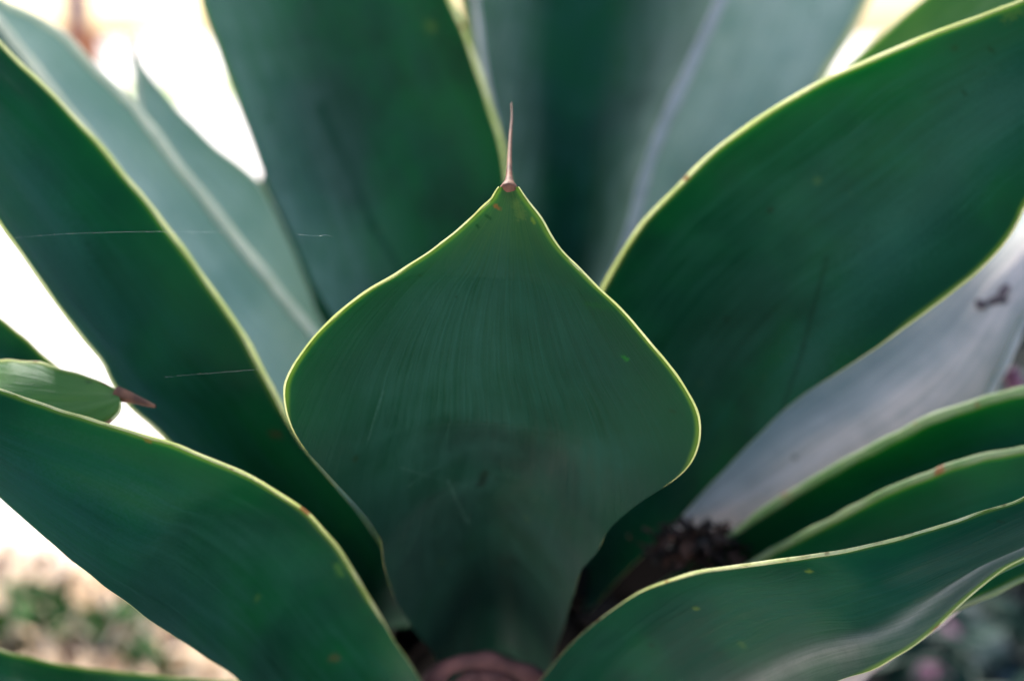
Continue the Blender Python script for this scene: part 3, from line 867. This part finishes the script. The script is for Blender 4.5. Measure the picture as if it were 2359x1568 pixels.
# dead litter lodged between the leaf bases
items = []
for k in range(330):
    q = at(random.gauss(1618, 52), random.gauss(1252, 23), random.uniform(.60, .625))
    items.append((tuple(q), random.uniform(.005, .010), random.uniform(.002, .0055), random.uniform(0, 6.28), random.uniform(-.7, .3), random.uniform(-3, 3), random.choice((0, 0, 1))))
M_DEB = simple("reddish brown debris", (.085, .036, .022), (.028, .014, .010), 60, .8)
M_DEB2 = simple("grey brown debris", (.036, .026, .020), (.014, .011, .009), 60, .8)
scatter("plant_debris", [M_DEB, M_DEB2], items, "reddish brown shrivelled bits caught between the leaf bases", "debris")


def stick(name, pts, mat, label, cat, seg=8):
    P = [at(x, y, d) for x, y, d, r in pts]
    q = spline(P, 40)
    sl = np.concatenate([[0], np.cumsum([np.linalg.norm(P[j + 1] - P[j]) for j in range(len(P) - 1)])])
    rr = np.interp(np.linspace(0, 1, 40), sl / sl[-1], [r for *_, r in pts])
    vs, fs = tube(q, rr, seg)
    o = link(name, mesh_from(name, vs, fs), mat)
    if label: tag(o, label, cat)
    return o


M_TWIG = simple("dry grey twig", (.05, .04, .045), (.20, .15, .18), 90, .8)
tw = stick("twig", [(2262, 735, .632, .0012), (2275, 705, .630, .002), (2300, 690, .627, .0024), (2325, 700, .627, .002), (2350, 712, .629, .0016), (2390, 722, .632, .001)], M_TWIG,
           "small dry twig with shrivelled ends lying on the pale lilac leaf", "twig")
for nm, pts in (("side_shoot", [(2300, 692, .627, .0014), (2312, 670, .626, .0022), (2322, 655, .625, .0012)]),
                ("side_shoot", [(2265, 735, .632, .001), (2258, 752, .633, .0022), (2250, 765, .633, .0009)]),
                ("side_shoot", [(2275, 706, .629, .001), (2258, 700, .628, .0025), (2250, 690, .628, .0008)])):
    so = stick(nm, pts, M_TWIG, None, None); so.parent = tw
stick("pink_stem", [(2326, 850, .68, .004), (2338, 885, .68, .0045), (2352, 930, .68, .0045), (2380, 1010, .70, .0045), (2450, 1250, .78, .005)], M_PINK,
      "pink fleshy stem in the dark gap at the right edge", "plant stem")

# spider threads
M_WEB = simple("spider thread", (.8, .85, .85), (.7, .75, .75), 50, .3, .3)
for pts, lab in (([(30, 548, .470, 0.0000056), (150, 539, .468, 0.0000093), (300, 534, .465, 0.0000112), (430, 534, .463, 0.0000093), (560, 536, .462, 0.0000056)], "long fine spider thread across the broad left leaf"),
                 ([(688, 540, .452, 0.0000205), (700, 541, .452, 0.0000112), (735, 543, .453, 0.0000093), (748, 541, .453, 0.0000186), (766, 545, .454, 0.0000056)], "short bright bit of spider thread left of the spine"),
                 ([(380, 868, .475, 0.0000056), (500, 858, .472, 0.0000074), (600, 850, .47, 0.0000056)], "faint spider thread low on the broad left leaf")):
    stick("spider_thread", pts, M_WEB, lab, "spider thread", 6)

# blurred timber shelter far behind, upper left
M_T1 = simple("mauve painted post", (.13, .06, .11), (.17, .08, .14), 3, .7)
M_T2 = simple("orange brown timber", (.30, .115, .05), (.38, .16, .08), 3, .7)
M_T3 = simple("grey brown timber", (.12, .085, .075), (.16, .12, .10), 3, .7)
D = 6.5


def beam(parent, name, x0, y0, x1, y1, mat, dep=.08, d=D):
    """upright board between two traced corners at distance d, dep thick"""
    a, b = at(x0, y1, d), at(x1, y0, d)
    lo = (min(a[0], b[0]), b[1] - dep / 2, min(a[2], b[2])); hi = (max(a[0], b[0]), b[1] + dep / 2, max(a[2], b[2]))
    V = [(x, y, z) for x in (lo[0], hi[0]) for y in (lo[1], hi[1]) for z in (lo[2], hi[2])]
    F = [(0, 1, 3, 2), (4, 6, 7, 5), (0, 4, 5, 1), (2, 3, 7, 6), (0, 2, 6, 4), (1, 5, 7, 3)]
    me = mesh_from(name, V, F, False)
    o = link(name, me, mat, parent)
    bv = o.modifiers.new("bevel", 'BEVEL'); bv.width = .01; bv.segments = 2
    return o


p0 = at(180, 100, D)
sh = empty("garden_shelter", (p0[0], p0[1], 0))
tag(sh, "blurred mauve and orange brown timber shelter far off in the upper left corner", "shelter")
zb = 240
beam(sh, "post", 140, -220, 185, 62, M_T1, .10)
beam(sh, "lintel", 138, 62, 300, 92, M_T2, .12)
beam(sh, "panel", 165, 92, 236, 190, M_T2, .03)
beam(sh, "crossbar", 236, 62.5, 318, 88, M_T3, .05)
beam(sh, "foot_post", 300, 92, 314, zb, M_T3, .05)
beam(sh, "foot_post", 150, 92, 165, zb, M_T3, .05)
